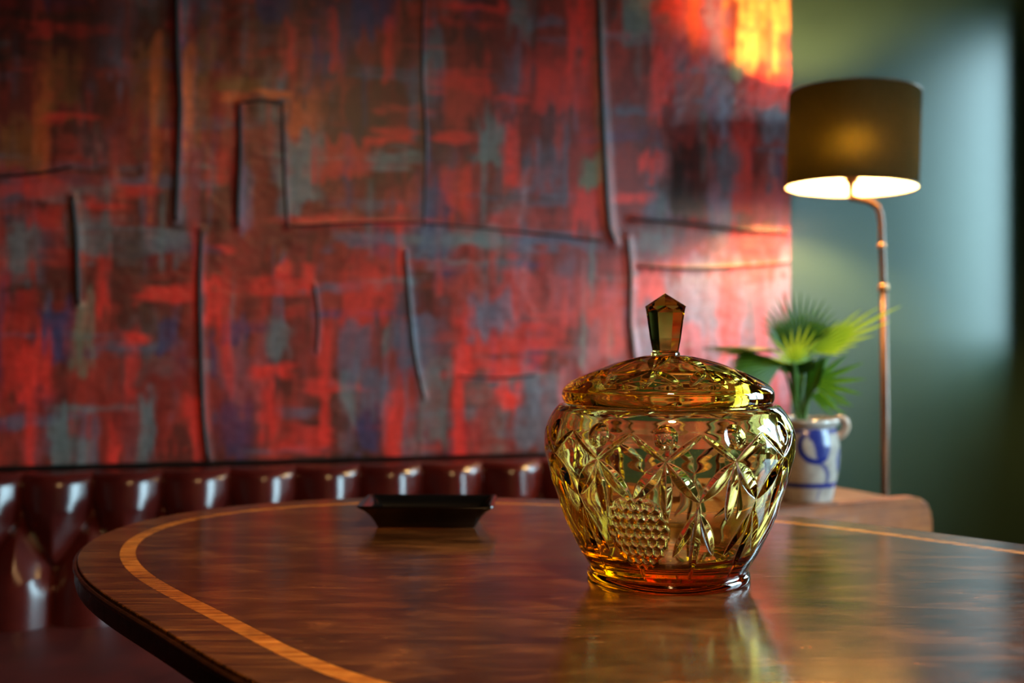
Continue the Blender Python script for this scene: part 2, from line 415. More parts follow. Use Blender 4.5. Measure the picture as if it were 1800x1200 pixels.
def build_canvas():
    rng = np.random.default_rng(11)
    s0, s1, z0, z1 = -.42, 1.454, .7215, 1.86
    NU, NV = 470, 285
    S = np.linspace(s0, s1, NU); Z = np.linspace(z0, z1, NV)
    ku, kv = (NU-1)/(s1-s0), (NV-1)/(z1-z0)
    def P(px, py):
        s, z = pix_to_canvas(px, py); return (s-s0)*ku, (z-z0)*kv
    img = np.zeros((NV, NU, 3))
    def col(*c): return np.array(srgb(*c)[:3])
    red, dred, ora = col(206, 34, 18), col(118, 26, 18), col(206, 84, 20)
    slate, teal, navy, brown, och = col(80, 86, 102), col(92, 106, 106), col(44, 48, 84), col(62, 34, 26), col(130, 76, 26)
    mred = col(164, 44, 30); lamplit_gold = col(238, 164, 76)  # pale gold strokes paint the lamp's glow and sheen into the upper right corner
    black, lilac, rose, green = col(20, 12, 12), col(112, 104, 130), col(182, 54, 48), col(96, 116, 92)
    def smooth_noise(nu, nv, seed):
        r = np.random.default_rng(seed); g = r.random((nv+2, nu+2))
        x = np.linspace(0, nu, NU); y = np.linspace(0, nv, NV)
        xi, yi = np.minimum(x.astype(int), nu), np.minimum(y.astype(int), nv); fx, fy = x-xi, y-yi
        fx, fy = fx*fx*(3-2*fx), fy*fy*(3-2*fy)
        a = g[yi][:, xi]*(1-fx)+g[yi][:, xi+1]*fx; b = g[yi+1][:, xi]*(1-fx)+g[yi+1][:, xi+1]*fx
        return a*(1-fy)[:, None]+b*fy[:, None]
    streak = .55*smooth_noise(230, 16, 1)+.45*smooth_noise(120, 60, 2)
    hstreak = .5*smooth_noise(18, 150, 3)+.5*smooth_noise(80, 80, 4)
    base = smooth_noise(14, 10, 5)[..., None]
    img[:] = brown*(1-base)+dred*base
    YY, XX = np.mgrid[0:NV, 0:NU]
    def stroke(x0, y0, x1, y1, c, a=.8, soft=.35, vert=True):
        """x,y in grid units"""
        if x1 < x0: x0, x1 = x1, x0
        if y1 < y0: y0, y1 = y1, y0
        mx, my = (x1-x0)*soft+1.2, (y1-y0)*soft*.6+1.2
        i0, i1 = max(0, int(x0-mx)), min(NU, int(x1+mx)+2); j0, j1 = max(0, int(y0-my)), min(NV, int(y1+my)+2)
        if i1 <= i0 or j1 <= j0: return
        X, Y = XX[j0:j1, i0:i1], YY[j0:j1, i0:i1]
        tex = (streak if vert else hstreak)[j0:j1, i0:i1]
        jx = (tex-.5)*mx*1.4; jy = (tex-.5)*my*3.0
        ax = np.clip(np.minimum(X+jx-x0+mx*.5, x1-X-jx+mx*.5)/mx, 0, 1); ay = np.clip(np.minimum(Y+jy-y0+my*.5, y1-Y-jy+my*.5)/my, 0, 1)
        m = ax*ax*(3-2*ax)*ay*ay*(3-2*ay)*a*np.clip(.35+1.3*tex, 0, 1)
        img[j0:j1, i0:i1] = img[j0:j1, i0:i1]*(1-m[..., None])+c*m[..., None]
    pal = [mred, dred, slate, teal, navy, brown, red, black]
    pw = np.array([.28, .22, .16, .09, .06, .13, .05, .03]); pw /= pw.sum()
    for _ in range(620):
        x, y = rng.random()*NU, rng.random()*NV; w, h = rng.uniform(5, 17), rng.uniform(10, 46)
        stroke(x-w/2, y-h/2, x+w/2, y+h/2, pal[rng.choice(len(pal), p=pw)], rng.uniform(.2, .6), .5)
    for _ in range(330):
        x, y = rng.random()*NU, rng.random()*NV; w, h = rng.uniform(12, 42), rng.uniform(2, 6)
        stroke(x-w/2, y-h/2, x+w/2, y+h/2, pal[rng.choice(len(pal), p=pw)], rng.uniform(.25, .7), .4, False)
    for _ in range(420):
        x, y = rng.random()*NU, rng.random()*NV; w, h = rng.uniform(1.2, 4), rng.uniform(10, 44)
        stroke(x-w/2, y-h/2, x+w/2, y+h/2, pal[rng.choice(len(pal), p=pw)], rng.uniform(.3, .8), .5)
    marks = [
        # dark upper left, ochre glints
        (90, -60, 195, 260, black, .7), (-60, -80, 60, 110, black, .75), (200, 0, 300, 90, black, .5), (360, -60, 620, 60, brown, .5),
        (62, 140, 88, 300, ora, .6), (78, 196, 165, 216, red, .7), (70, 90, 135, 200, och, .45), (0, 215, 70, 295, och, .6),
        (236, 70, 300, 210, och, .45), (264, 90, 282, 330, ora, .7), (324, 90, 342, 260, ora, .85), (205, 322, 280, 342, red, .75),
        (155, 350, 228, 366, red, .75), (5, 312, 110, 345, red, .6), (382, 138, 470, 162, och, .8), (384, 160, 432, 182, ora, .8),
        (450, 152, 516, 176, ora, .9), (505, 170, 560, 235, ora, .55), (500, 235, 566, 365, teal, .8), (560, 240, 655, 305, red, .6),
        (505, 378, 735, 396, red, .75), (497, 40, 520, 130, red, .6), (578, 10, 598, 140, red, .7), (620, -30, 690, 55, navy, .8),
        (445, -30, 505, 35, navy, .7), (345, 60, 372, 250, och, .5), (330, 250, 352, 400, rose, .45), (140, 385, 310, 450, teal, .6),
        (10, 395, 65, 490, teal, .7), (120, 355, 165, 420, teal, .4), (55, 370, 110, 410, red, .5), (440, 190, 480, 400, dred, .6), (425, 300, 445, 395, lilac, .4),
        # lower left
        (28, 595, 98, 690, red, .9), (46, 640, 62, 820, red, .8), (130, 515, 166, 645, green, .7), (255, 498, 348, 528, red, .95),
        (172, 452, 196, 540, red, .85), (72, 535, 124, 625, navy, .8), (212, 584, 264, 602, red, .95), (224, 600, 242, 700, red, .6),
        (358, 470, 398, 570, red, 1), (425, 488, 545, 516, red, .8), (484, 462, 512, 492, red, 1), (528, 466, 552, 508, red, 1),
        (443, 640, 514, 664, red, 1), (462, 660, 488, 760, red, .85), (466, 565, 514, 625, teal, .6), (598, 640, 628, 755, teal, .8),
        (636, 650, 694, 725, slate, .7), (626, 725, 664, 800, navy, .9), (278, 565, 312, 615, navy, .8), (318, 698, 348, 738, red, .9),
        (328, 735, 342, 780, red, .8), (88, 718, 126, 820, teal, .8), (128, 775, 164, 825, teal, .7), (244, 685, 272, 795, teal, .8),
        (193, 725, 212, 822, red, .9), (562, 585, 580, 790, red, .85), (393, 570, 410, 710, red, .8), (500, 745, 585, 792, red, .7),
        (180, 400, 262, 490, brown, .7), (400, 560, 440, 600, navy, .6), (380, 720, 440, 800, navy, .6), (590, 400, 720, 440, slate, .6), (300, 600, 350, 680, dred, .6),
        (260, 640, 340, 700, dred, .6), (180, 690, 240, 780, dred, .5), (372, 430, 420, 445, red, .9),
        # centre
        (674, 30, 692, 150, red, .7), (720, 120, 735, 250, slate, .5), (760, 0, 900, 24, red, .7), (760, 125, 860, 165, red, .55), (790, 30, 850, 80, brown, .6),
        (655, 224, 732, 252, red, .8), (656, 258, 736, 298, teal, .75), (834, 218, 888, 285, teal, .85), (765, 230, 830, 250, red, .8),
        (888, 215, 912, 350, red, .85), (925, 110, 1052, 190, red, .6), (998, -40, 1044, 112, red, .95), (898, -20, 932, 75, teal, .55), (930, 250, 990, 330, slate, .6), (950, 210, 970, 300, brown, .4),
        (1008, 318, 1054, 405, red, .85), (1024, 278, 1062, 325, green, .7), (770, 300, 830, 370, red, .6), (860, 370, 905, 415, rose, .6), (740, 395, 800, 440, slate, .8),
        (800, 400, 900, 435, teal, .75), (900, 405, 1060, 440, slate, .7), (720, 430, 780, 465, slate, .5), (600, 462, 690, 570, red, .6),
        (598, 565, 655, 660, slate, .6), (800, 555, 835, 650, red, .9), (835, 560, 985, 625, red, .6), (878, 475, 938, 570, rose, .8), (820, 515, 905, 585, slate, .8),
        (803, 636, 948, 662, red, .85), (908, 655, 955, 790, slate, .85), (868, 682, 908, 722, red, 1), (678, 690, 708, 810, red, .8),
        (798, 640, 818, 825, red, .85), (835, 700, 870, 800, dred, .7), (740, 640, 790, 780, teal, .6), (960, 650, 1000, 800, slate, .6), (700, 560, 760, 640, slate, .7), (950, 480, 1040, 560, rose, .5),
        # right
        (1090, -20, 1148, 75, teal, .7), (1203, -20, 1232, 90, ora, .95), (1148, 75, 1182, 190, red, .85), (1160, -20, 1260, 120, red, .5), (1240, -20, 1275, 130, lilac, .7),
        (1280, -20, 1392, 120, ora, .75), (1288, -20, 1392, 50, lamplit_gold, .75), (1292, 50, 1340, 128, lamplit_gold, .7), (1352, 40, 1368, 130, lamplit_gold, .6), (1330, 0, 1350, 130, och, .6), (1310, 120, 1392, 192, red, .8), (1338, 188, 1390, 256, slate, .85), (1288, 195, 1324, 410, red, .7), (1170, 255, 1238, 375, black, .85),
        (1180, 340, 1240, 390, brown, .8), (1122, 266, 1164, 308, red, 1), (1084, 338, 1142, 356, red, .95), (1244, 140, 1285, 235, lilac, .7), (1246, 250, 1290, 330, slate, .7), (1330, 330, 1390, 400, rose, .8), (1285, 110, 1305, 140, green, .9),
        (1240, 330, 1285, 395, lilac, .5), (1110, 395, 1390, 460, dred, .55), (1120, 400, 1180, 450, teal, .5), (1270, 445, 1370, 470, red, .7), (1118, 470, 1392, 640, lilac, .8), (1266, 468, 1304, 620, rose, .9), (1305, 470, 1372, 492, rose, .9), (1120, 470, 1165, 530, rose, .8),
        (1050, 470, 1100, 620, rose, .5), (1180, 560, 1240, 640, rose, .5), (1340, 500, 1392, 700, lilac, .6), (1330, 490, 1345, 700, red, .5), (1376, 420, 1392, 450, navy, .6),
    ]
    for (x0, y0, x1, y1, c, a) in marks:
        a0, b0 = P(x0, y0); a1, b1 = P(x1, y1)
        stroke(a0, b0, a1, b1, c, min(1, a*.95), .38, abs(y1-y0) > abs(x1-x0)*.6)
    # dry vertical weave over everything
    w = .5*smooth_noise(460, 60, 7)+.5*smooth_noise(150, 280, 8)
    img *= (1.1+.85*w)[..., None]
    img = img*.9+.1*(img.mean(2, keepdims=True)*.6+.4*np.array([.10, .06, .055]))
    # relief: gentle buckling plus raised, stitched folds
    q = .004*(smooth_noise(9, 5, 9)-.5)+.0018*(smooth_noise(60, 14, 10)-.5)+.0010*(smooth_noise(200, 150, 12)-.5)
    seams = [
        ([(307, -60), (310, 0), (312, 100), (316, 180), (313, 280), (309, 388)], .0052),
        ([(421, 182), (422, 270), (419, 340), (418, 398)], .0045),
        ([(421, 181), (460, 177), (497, 181)], .0026), ([(497, 181), (500, 300), (506, 400)], .0024),
        ([(127, 345), (134, 420), (138, 536)], .0055),
        ([(354, 408), (351, 500), (353, 610), (357, 730), (367, 818)], .0048),
        ([(1048, -60), (1052, 30), (1056, 150), (1062, 280), (1069, 390), (1080, 425)], .0052),
        ([(1102, 420), (1108, 480), (1107, 560), (1110, 590), (1116, 640)], .0042),
        ([(746, -60), (742, 120), (748, 250), (744, 400)], .0024),
        ([(712, 440), (720, 540), (728, 620), (745, 700)], .0030),
        ([(1108, 385), (1200, 392), (1300, 404), (1386, 410)], .0032), ([(1120, 468), (1230, 472), (1388, 462)], .0026),
        ([(742, 392), (860, 402), (960, 412), (1062, 424)], .0020), ([(500, 398), (620, 392), (742, 390)], .0020),
        ([(-40, 312), (60, 306), (130, 292)], .0026), ([(552, 500), (560, 560), (556, 620)], .0022),
        ([(806, 660), (880, 664), (945, 658)], .0018),
    ]
    SS, ZZ = np.meshgrid(S, Z)
    paths = []
    for pts, r in seams:
        pp = [pix_to_canvas(*p) for p in pts]
        cur = catmull([Vector((a, b, 0)) for a, b in pp], 6)
        paths.append((cur, r))
        for a, b in zip(cur[:-1], cur[1:]):
            ab = np.array([b.x-a.x, b.y-a.y]); L2 = (ab**2).sum()+1e-12
            t = np.clip(((SS-a.x)*ab[0]+(ZZ-a.y)*ab[1])/L2, 0, 1)
            d = np.hypot(SS-a.x-t*ab[0], ZZ-a.y-t*ab[1])
            q = np.maximum(q, .9*r*np.exp(-(d/(r*2.0))**2))
    q[:, -1] = q[:, -1]*.3; q[:, 0] *= .3
    V = np.empty((NV, NU, 3))
    for k in range(3):
        V[..., k] = (W0[k]+WT[k]*SS+WN[k]*q) if k < 2 else ZZ
    root = thing('abstract_canvas', 'large unframed red and slate abstract painted canvas with dark raised seams', 'painting', room((s0+s1)/2, 0, z0))
    inv = Matrix.Translation(-root.location)
    V = V.reshape(-1, 3)-np.array(root.location)
    m, nt, b = new_mat('painted_canvas')
    at_ = nt.nodes.new('ShaderNodeAttribute'); at_.attribute_name = 'paint'
    nz = noise(nt, 900, 3, coords(nt, (1, 1, .35)))
    nt.links.new(mixc(nt, .5, at_.outputs['Color'], ramp(nt, nz.outputs['Fac'], [(.3, (.5, .5, .5, 1)), (.7, (1.3, 1.3, 1.3, 1))]), 'MULTIPLY'), b.inputs['Base Color'])
    b.inputs['Roughness'].default_value = .38; b.inputs['Specular IOR Level'].default_value = .5
    bump(nt, b, nz.outputs['Fac'], .25, .0006)
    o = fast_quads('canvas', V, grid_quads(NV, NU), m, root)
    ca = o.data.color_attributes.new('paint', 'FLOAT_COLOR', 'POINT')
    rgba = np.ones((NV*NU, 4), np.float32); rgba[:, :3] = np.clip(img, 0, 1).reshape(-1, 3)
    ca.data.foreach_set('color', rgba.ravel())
    # stretcher: the canvas is wrapped round a wooden frame
    bm = bmesh.new()
    add_box(bm, ((s0+s1)/2, -.0175, (z0+z1)/2), (s1-s0-.001, .031, z1-z0-.001), inv @ RM, .002, 1)
    from_bm('wrapped_edge', bm, simple('canvas_edge', srgb(150, 70, 58), .6, nscale=40, namt=.2), root)
    for cur, r in paths:
        bm = bmesh.new()
        n = len(cur)
        rad = [r*(.35+.65*math.sin(PI*min(1, max(0.04, (i+.5)/n)))**.35)*(.9+.2*random.Random(i).random()) for i in range(n)]
        tube(bm, [inv @ room(min(p.x, s1-.002), .0008+.55*r, min(max(p.y, z0+.002), z1-.002)) for p in cur], rad, 8, (WN, .8))
        from_bm('seam', bm, M_seam, root, True)
    return root
build_canvas()

# ------------------------------------------------------------------ deep-buttoned leather banquette along the wall
def build_bench():
    TOPZ, SEATZ = .716, .478
    s0, s1 = -.75, 1.02
    q_back, q_face = .004, .085
    pitch = .1095; row1, row2 = TOPZ-.070, TOPZ-.157
    root = thing('banquette', 'oxblood leather banquette with deep-buttoned backrest along the wall', 'bench', room((s0+s1)/2, .3, 0), 0)
    inv = Matrix.Translation(-root.location)
    L = lambda s, q, z: inv @ room(s, q, z)
    off = .047
    ks = range(-12, 16)
    b1 = [off+k*pitch for k in ks]; b2 = [off+(k+.5)*pitch for k in ks]
    NU, NV = 760, 110
    S = np.linspace(s0, s1, NU); Z = np.linspace(SEATZ-.03, TOPZ, NV)
    SS, ZZ = np.meshgrid(S, Z)
    segs = []
    for x in b1: segs.append((x, row1, x, TOPZ+.02))
    for x in b2: segs.append((x, row2, x, SEATZ-.05))
    for x in b1:
        segs.append((x, row1, x+pitch/2, row2)); segs.append((x, row1, x-pitch/2, row2))
    D = np.full(SS.shape, 9.)
    for (x0, y0, x1, y1) in segs:
        if x0 < s0-.2 or x0 > s1+.2: continue
        dx, dy = x1-x0, y1-y0
        t = np.clip(((SS-x0)*dx+(ZZ-y0)*dy)/(dx*dx+dy*dy), 0, 1)
        D = np.minimum(D, np.hypot(SS-x0-t*dx, ZZ-y0-t*dy))
    B = np.full(SS.shape, 9.)
    for x in b1: B = np.minimum(B, np.hypot(SS-x, ZZ-row1))
    for x in b2: B = np.minimum(B, np.hypot(SS-x, ZZ-row2))
    h = np.clip(D/.054, 0, 1)
    bul = .031*np.sin(h*PI/2)
    bul -= .012*np.exp(-(B/.018)**2)
    bul -= .0035*np.exp(-(D/.0035)**2)
    # sagging folds make each lozenge fuller towards one side of its pleat
    lean = .20*(ZZ-SEATZ)-.026
    topr = np.clip((ZZ-(TOPZ-.020))/.020, 0, 1)
    roll = (1-np.sqrt(np.clip(1-topr**2, 0, 1)))*.020
    q = q_face+bul-lean-roll
    V = W0_arr(SS, q, ZZ)-np.array(root.location)
    Vb = W0_arr(S[None, :].repeat(2, 0), np.array([[q_back]*NU]*2), np.array([[TOPZ]*NU, [SEATZ-.03]*NU]))-np.array(root.location)
    n0 = NV*NU
    Q = np.concatenate([grid_quads(NV, NU), ])
    top = np.stack([(NV-1)*NU+np.arange(NU-1), (NV-1)*NU+np.arange(1, NU), n0+np.arange(1, NU), n0+np.arange(NU-1)], -1)
    bk = np.stack([n0+np.arange(NU-1), n0+np.arange(1, NU), n0+NU+np.arange(1, NU), n0+NU+np.arange(NU-1)], -1)
    fast_quads('backrest', np.concatenate([V.reshape(-1, 3), Vb.reshape(-1, 3)]), np.concatenate([Q, top, bk]), M_leather, root)
    # buttons
    bme = None
    for row, xs in ((row1, b1), (row2, b2)):
        for x in xs:
            if not (s0+.02 < x < s1-.02): continue
            if bme is None:
                o = lathe('button', [(0, -.003), (.0065, -.002), (.0072, .0012), (.0052, .0036), (0, .0046)], 14, M_leather, root)
                bme = o.data
            else:
                o = link('button', bme, None, root)
            o.location = L(x, q_face-.0145-(.20*(row-SEATZ)-.026), row)
            o.rotation_euler = (PI/2, 0, WANG)
    # seat cushion, plinth, end panel
    bm = bmesh.new(); add_box(bm, ((s0+s1)/2, (.075+.53)/2, SEATZ-.065), (s1-s0-.004, .455, .13), inv @ RM, .035, 5)
    from_bm('seat', bm, M_seat, root, True)
    bm = bmesh.new(); tube(bm, [L(s0+.03, .52, SEATZ-.022), L(s1-.03, .52, SEATZ-.022)], .006, 10)
    from_bm('seat_piping', bm, M_leather, root, True)
    bm = bmesh.new(); add_box(bm, ((s0+s1)/2, .255, .174), (s1-s0, .48, .348), inv @ RM, .006, 2)
    from_bm('plinth', bm, M_leather, root)
    for se, sg in ((s0, -1), (s1, 1)):
        bm = bmesh.new(); add_box(bm, (se+sg*.004, .050, (SEATZ+TOPZ)/2-.012), (.016, .090, TOPZ-SEATZ+.012), inv @ RM, .007, 3)
        from_bm('backrest_end', bm, M_leather, root, True)
    bm = bmesh.new(); add_box(bm, (s1+.006, .26, .24), (.012, .50, .47), inv @ RM, .01, 3)
    from_bm('end_panel', bm, M_leather, root)

def W0_arr(s, q, z):
    V = np.empty(np.broadcast(s, q, z).shape+(3,))
    V[..., 0] = W0.x+WT.x*s+WN.x*q; V[..., 1] = W0.y+WT.y*s+WN.y*q; V[..., 2] = z
    return V
build_bench()

# ------------------------------------------------------------------ oval inlaid table
TC = Vector((.13, .81, 0))
TQ = [0.0113, 0.0, 0.0124, 0.0015, -0.005, -0.005, 0.0044, -0.0026, 0.0013, -0.0047, 0.0068, 0.0034, 0.0057, -0.0124]
def table_outline(n=360):
    t = np.linspace(0, 2*PI, n, endpoint=False); a, b, an = .60, .352, 2.54
    x, y = a*np.cos(t), b*np.sin(t); ca, sa = math.cos(an), math.sin(an)
    X, Y = x*ca-y*sa, x*sa+y*ca
    th = np.arctan2(Y, X); g = 1+sum(TQ[2*k]*np.cos(k*th)+TQ[2*k+1]*np.sin(k*th) for k in range(7))
    return np.c_[X*g, Y*g]
def outline_offset(Cv, o):
    Tn = np.roll(Cv, -1, 0)-np.roll(Cv, 1, 0); N = np.c_[-Tn[:, 1], Tn[:, 0]]; N /= np.linalg.norm(N, axis=1)[:, None]
    return Cv+N*o

def build_table():
    root = thing('oval_table', 'oval mahogany table with a satinwood inlay band round its top', 'table', (TC.x, TC.y, 0))
    Cv = table_outline(); n = len(Cv)
    def ring(name, prof, mat, smooth=True):
        """prof: closed list of (inset, z)"""
        V = np.concatenate([np.c_[outline_offset(Cv, o), np.full(n, z)] for o, z in prof])
        o = fast_quads(name, V, grid_quads(len(prof), n, True, True), mat, root, smooth)
        bm = bmesh.new(); bm.from_mesh(o.data); bmesh.ops.recalc_face_normals(bm, faces=bm.faces); bm.to_mesh(o.data); bm.free()
        if smooth: sharpen(o, 35)
        return o
    z = TABLE_Z
    inner = outline_offset(Cv, .0523)
    bm = bmesh.new()
    vt = [bm.verts.new((x, y, z)) for x, y in inner]; vb = [bm.verts.new((x, y, z-.02)) for x, y in inner]
    bm.faces.new(vt); bm.faces.new(vb[::-1])
    for i in range(n): bm.faces.new((vt[i], vb[i], vb[(i+1) % n], vt[(i+1) % n]))
    from_bm('top_panel', bm, M_top, root)
    ring('inlay_band', [(.0387, z), (.0521, z), (.0521, z-.004), (.0387, z-.004)], M_inlay, False)
    ring('border_band', [(.0040, z-.0006), (.0046, z), (.0385, z), (.0385, z-.02), (.0040, z-.02)], M_border, False)
    ring('edge_moulding', [(.0038, z-.0030), (.0030, z-.0022), (.0014, z-.0020), (.0002, z-.0030), (0, z-.0045), (.0006, z-.0058), (.0016, z-.0070), (.0014, z-.016), (.0024, z-.0205), (.006, z-.0225), (.0385, z-.0225), (.0385, z-.0195), (.0038, z-.0195)], M_edge)
    lathe('column', [(0, .12), (.06, .12), (.066, .15), (.05, .19), (.035, .26), (.046, .36), (.058, .43), (.05, .50), (.034, .56), (.04, .64), (.09, .70), (.10, z-.019), (0, z-.019)], 32, M_edge, root)
    for k in range(4):
        a = PI/4+k*PI/2+.55; d = Vector((math.cos(a), math.sin(a), 0))
        bm = bmesh.new()
        tube(bm, catmull([d*.03+Vector((0, 0, .20)), d*.10+Vector((0, 0, .19)), d*.18+Vector((0, 0, .10)), d*.26+Vector((0, 0, .024)), d*.30+Vector((0, 0, .018))], 5), [.03]*6+[.026]*6+[.02]*5+[.018]*4, 12)
        from_bm('leg', bm, M_edge, root, True)
build_table()

# ------------------------------------------------------------------ amber cut-glass lidded jar
U = .2/432                         # one unit of the jar drawing
JD = .833
JX = (1174-900)/1800*JD
def build_jar():
    root = thing('lidded_jar', 'amber cut-glass lidded jar standing on the inlaid table', 'jar', (JX, JD, TABLE_Z-.0003))
    zz = lambda y: (1013-y)*U
    # outside profile (radius, drawing height), from foot to rim
    prof = [(132, 1013), (138, 1012.4), (141, 1009), (141.5, 1005), (140, 1000), (137, 997), (136, 994), (138, 990), (146, 977), (154, 964), (167, 938), (183, 904), (194, 869), (205, 838), (212, 808), (216.5, 785), (217, 772), (215.5, 756), (211, 741), (204, 727), (198, 718), (191.5, 710.6)]
    pr = np.array(prof); L = np.r_[0, np.cumsum(np.hypot(*np.diff(pr, axis=0).T))]
    NZ, NT = 330, 1240
    sl = np.linspace(0, L[-1], NZ)
    def pchip(x, X, Y):
        h = np.diff(X); dl = np.diff(Y)/h; m = np.zeros(len(X)); m[0], m[-1] = dl[0], dl[-1]
        for i in range(1, len(X)-1):
            m[i] = 0 if dl[i-1]*dl[i] <= 0 else 2/(1/dl[i-1]+1/dl[i])
        i = np.clip(np.searchsorted(X, x)-1, 0, len(X)-2); t = (x-X[i])/h[i]
        return Y[i]*(1+2*t)*(1-t)**2+m[i]*h[i]*t*(1-t)**2+Y[i+1]*t*t*(3-2*t)+m[i+1]*h[i]*t*t*(t-1)
    R = pchip(sl, L, pr[:, 0]); Y = pchip(sl, L, pr[:, 1])
    th = np.linspace(0, 2*PI, NT, endpoint=False)          # 0 faces the viewer, positive to the right
    TH = (th[None, :]).repeat(NZ, 0); YY = Y[:, None].repeat(NT, 1)
    RR = R[:, None].repeat(NT, 1)
    def wrap(a): return (a+PI) % (2*PI)-PI
    cut = np.zeros((NZ, NT))
    def leaf(t0, y0, t1, y1, w, k=.62, power=1.0, rounded=False):
        """lens-shaped mitre cut between two points (angle deg, height)"""
        a0, a1 = math.radians(t0), math.radians(t1); rm = 190 if max(y0, y1) > 870 else 211
        am, ym = (a0+a1)/2, (y0+y1)/2
        lo, hi = min(y0, y1)-w-6, max(y0, y1)+w+6
        rows = np.where((Y >= lo) & (Y <= hi))[0]
        if len(rows) == 0: return
        half = abs(wrap(a1-a0))/2+(w+6)/rm
        cols = np.where(np.abs(wrap(th-am)) < half)[0]
        ix = np.ix_(rows, cols)
        x = wrap(TH[ix]-a0)*rm; y = YY[ix]-y0
        dx, dy = wrap(a1-a0)*rm, y1-y0; LL = math.hypot(dx, dy)
        t = (x*dx+y*dy)/LL**2; d = np.abs(x*dy-y*dx)/LL
        hw = w*np.clip(1-(2*t-1)**2, 0, 1)**power
        dep = np.clip(hw-d, 0, None)*k
        cut[ix] = np.maximum(cut[ix], dep)
    def thumb(t0, y0, rad, dep, sx=1., sy=1.):
        a0 = math.radians(t0); rows = np.where(np.abs(Y-y0) < rad*sy+2)[0]; cols = np.where(np.abs(wrap(th-a0)) < (rad*sx+3)/190)[0]
        if len(rows) == 0: return
        ix = np.ix_(rows, cols)
        d = np.hypot(wrap(TH[ix]-a0)*211/sx, (YY[ix]-y0)/sy)
        Rs = (rad**2+dep**2)/(2*dep)
        c = np.sqrt(np.clip(Rs**2-d**2, 0, None))-(Rs-dep)
        cut[ix] = np.maximum(cut[ix], np.clip(c, 0, None))
    for k in range(12):
        A = 5.5+30*k; B = A+15
        for s in (-1, 1):
            leaf(A, 745, A+15*s, 787, 5.0, .75, .5)
            leaf(B, 786, B+15*s, 852, 12.5, .62, .9)
        leaf(B, 789, B, 886, 9.5, .7, .9)
        thumb(B, 749, 19, 6.5)
        leaf(A, 852, A, 990, 8.5, .7, .8)
        if not (-50 < wrap(math.radians(A))*180/PI < -10):
            for s in (-1, 1):
                leaf(A, 866, A+11.5*s, 945, 8.5, .7, .9)
    # honeycomb panel on the front left
    a0 = math.radians(-24)
    rows = np.where((Y > 846) & (Y < 972))[0]; cols = np.where(np.abs(wrap(th-a0)) < .42)[0]; ix = np.ix_(rows, cols)
    x = wrap(TH[ix]-a0)*188; y = YY[ix]-906
    inside = np.clip((1-((x/54)**2+(y/64)**2))*4, 0, 1)
    hs = 15.0; best = np.full(x.shape, 99.); y = y/1.18
    for ox, oy in ((0, 0), (hs/2, hs*.866)):
        gx = (x-ox+hs/2) % hs-hs/2; gy = (y-oy+hs*.866) % (hs*1.732)-hs*.866
        best = np.minimum(best, np.hypot(gx, gy))
    hc = np.clip((best/(hs*.5))**2, 0, 1.25)*4.2*inside
    cut[ix] = np.where(inside > 0, np.maximum(hc, cut[ix]*(1-inside)), cut[ix])
    RO = RR-cut
    X = RO*np.sin(TH)*U; Yw = -RO*np.cos(TH)*U; Zw = zz(YY)
    outer = np.stack([X, Yw, Zw], -1)
    # rim, inside wall and inside floor, then the hollowed underside of the foot
    inn = [(188, 709.6), (182, 709.4), (178.5, 711), (180, 720), (189, 738), (196.5, 756), (199, 772), (197.5, 790), (191, 820), (181, 852), (170, 884), (158, 912), (145, 938), (134, 956), (122, 965), (90, 969), (40, 970.5), (2, 971),
           ]
    und = [(2, 1006.5), (60, 1006.8), (108, 1008), (124, 1011), (129, 1013)]
    def rings(pf, n, dense):
        p = np.array(pf, float); l = np.r_[0, np.cumsum(np.hypot(*np.diff(p, axis=0).T))]; q = np.linspace(0, l[-1], dense)
        r, y = pchip(q, l, p[:, 0]), pchip(q, l, p[:, 1])
        return np.stack([r[:, None]*np.sin(th)*U, -r[:, None]*np.cos(th)*U, zz(y)[:, None].repeat(n, 1)], -1)
    # all rings share the angular division; keep the plain ones coarse in height
    I1 = rings(inn, NT, 60); I2 = rings(und, NT, 8)
    V = np.concatenate([outer, I1], 0); m = V.shape[0]
    q1 = grid_quads(m, NT, True)
    Vall = np.concatenate([V.reshape(-1, 3), I2.reshape(-1, 3)])
    q2 = grid_quads(8, NT, True)+m*NT
    last = m*NT+7*NT+np.arange(NT); first = np.arange(NT)
    q3 = np.stack([last, np.roll(last, -1), np.roll(first, -1), first], -1)
    body = fast_quads('jar_body', Vall, np.concatenate([q1, q2, q3]), M_glass, root)
    bm = bmesh.new(); bm.from_mesh(body.data); bm.verts.ensure_lookup_table()
    for base in ((m-1)*NT, m*NT):
        bm.faces.new([bm.verts[base+i] for i in range(NT)])
    bmesh.ops.recalc_face_normals(bm, faces=bm.faces)
    bm.to_mesh(body.data); bm.free()
    # ---------------- lid
    lp = [(2, 622.5), (26, 623.5), (60, 629.5), (92, 638), (122, 649), (150, 661), (172, 673), (180, 680), (183.5, 687), (184, 694), (182.5, 702), (178, 707.2), (168, 708.2)]
    p = np.array(lp, float); l = np.r_[0, np.cumsum(np.hypot(*np.diff(p, axis=0).T))]; NL, NTL = 150, 900
    q = np.linspace(0, l[-1], NL); r, y = pchip(q, l, p[:, 0]), pchip(q, l, p[:, 1])
    tl = np.linspace(0, 2*PI, NTL, endpoint=False)
    gx = r[:, None]*np.sin(tl); gy = r[:, None]*np.cos(tl)
    cl = np.zeros((NL, NTL))
    def lleaf(x0, y0, x1, y1, w, k=.6, pw=.9):
        dx, dy = x1-x0, y1-y0; LL = math.hypot(dx, dy)
        t = ((gx-x0)*dx+(gy-y0)*dy)/LL**2; d = np.abs((gx-x0)*dy-(gy-y0)*dx)/LL
        c = np.clip(w*np.clip(1-(2*t-1)**2, 0, 1)**pw-d, 0, None)*k
        np.maximum(cl, np.where((t > 0) & (t < 1), c, 0), out=cl)
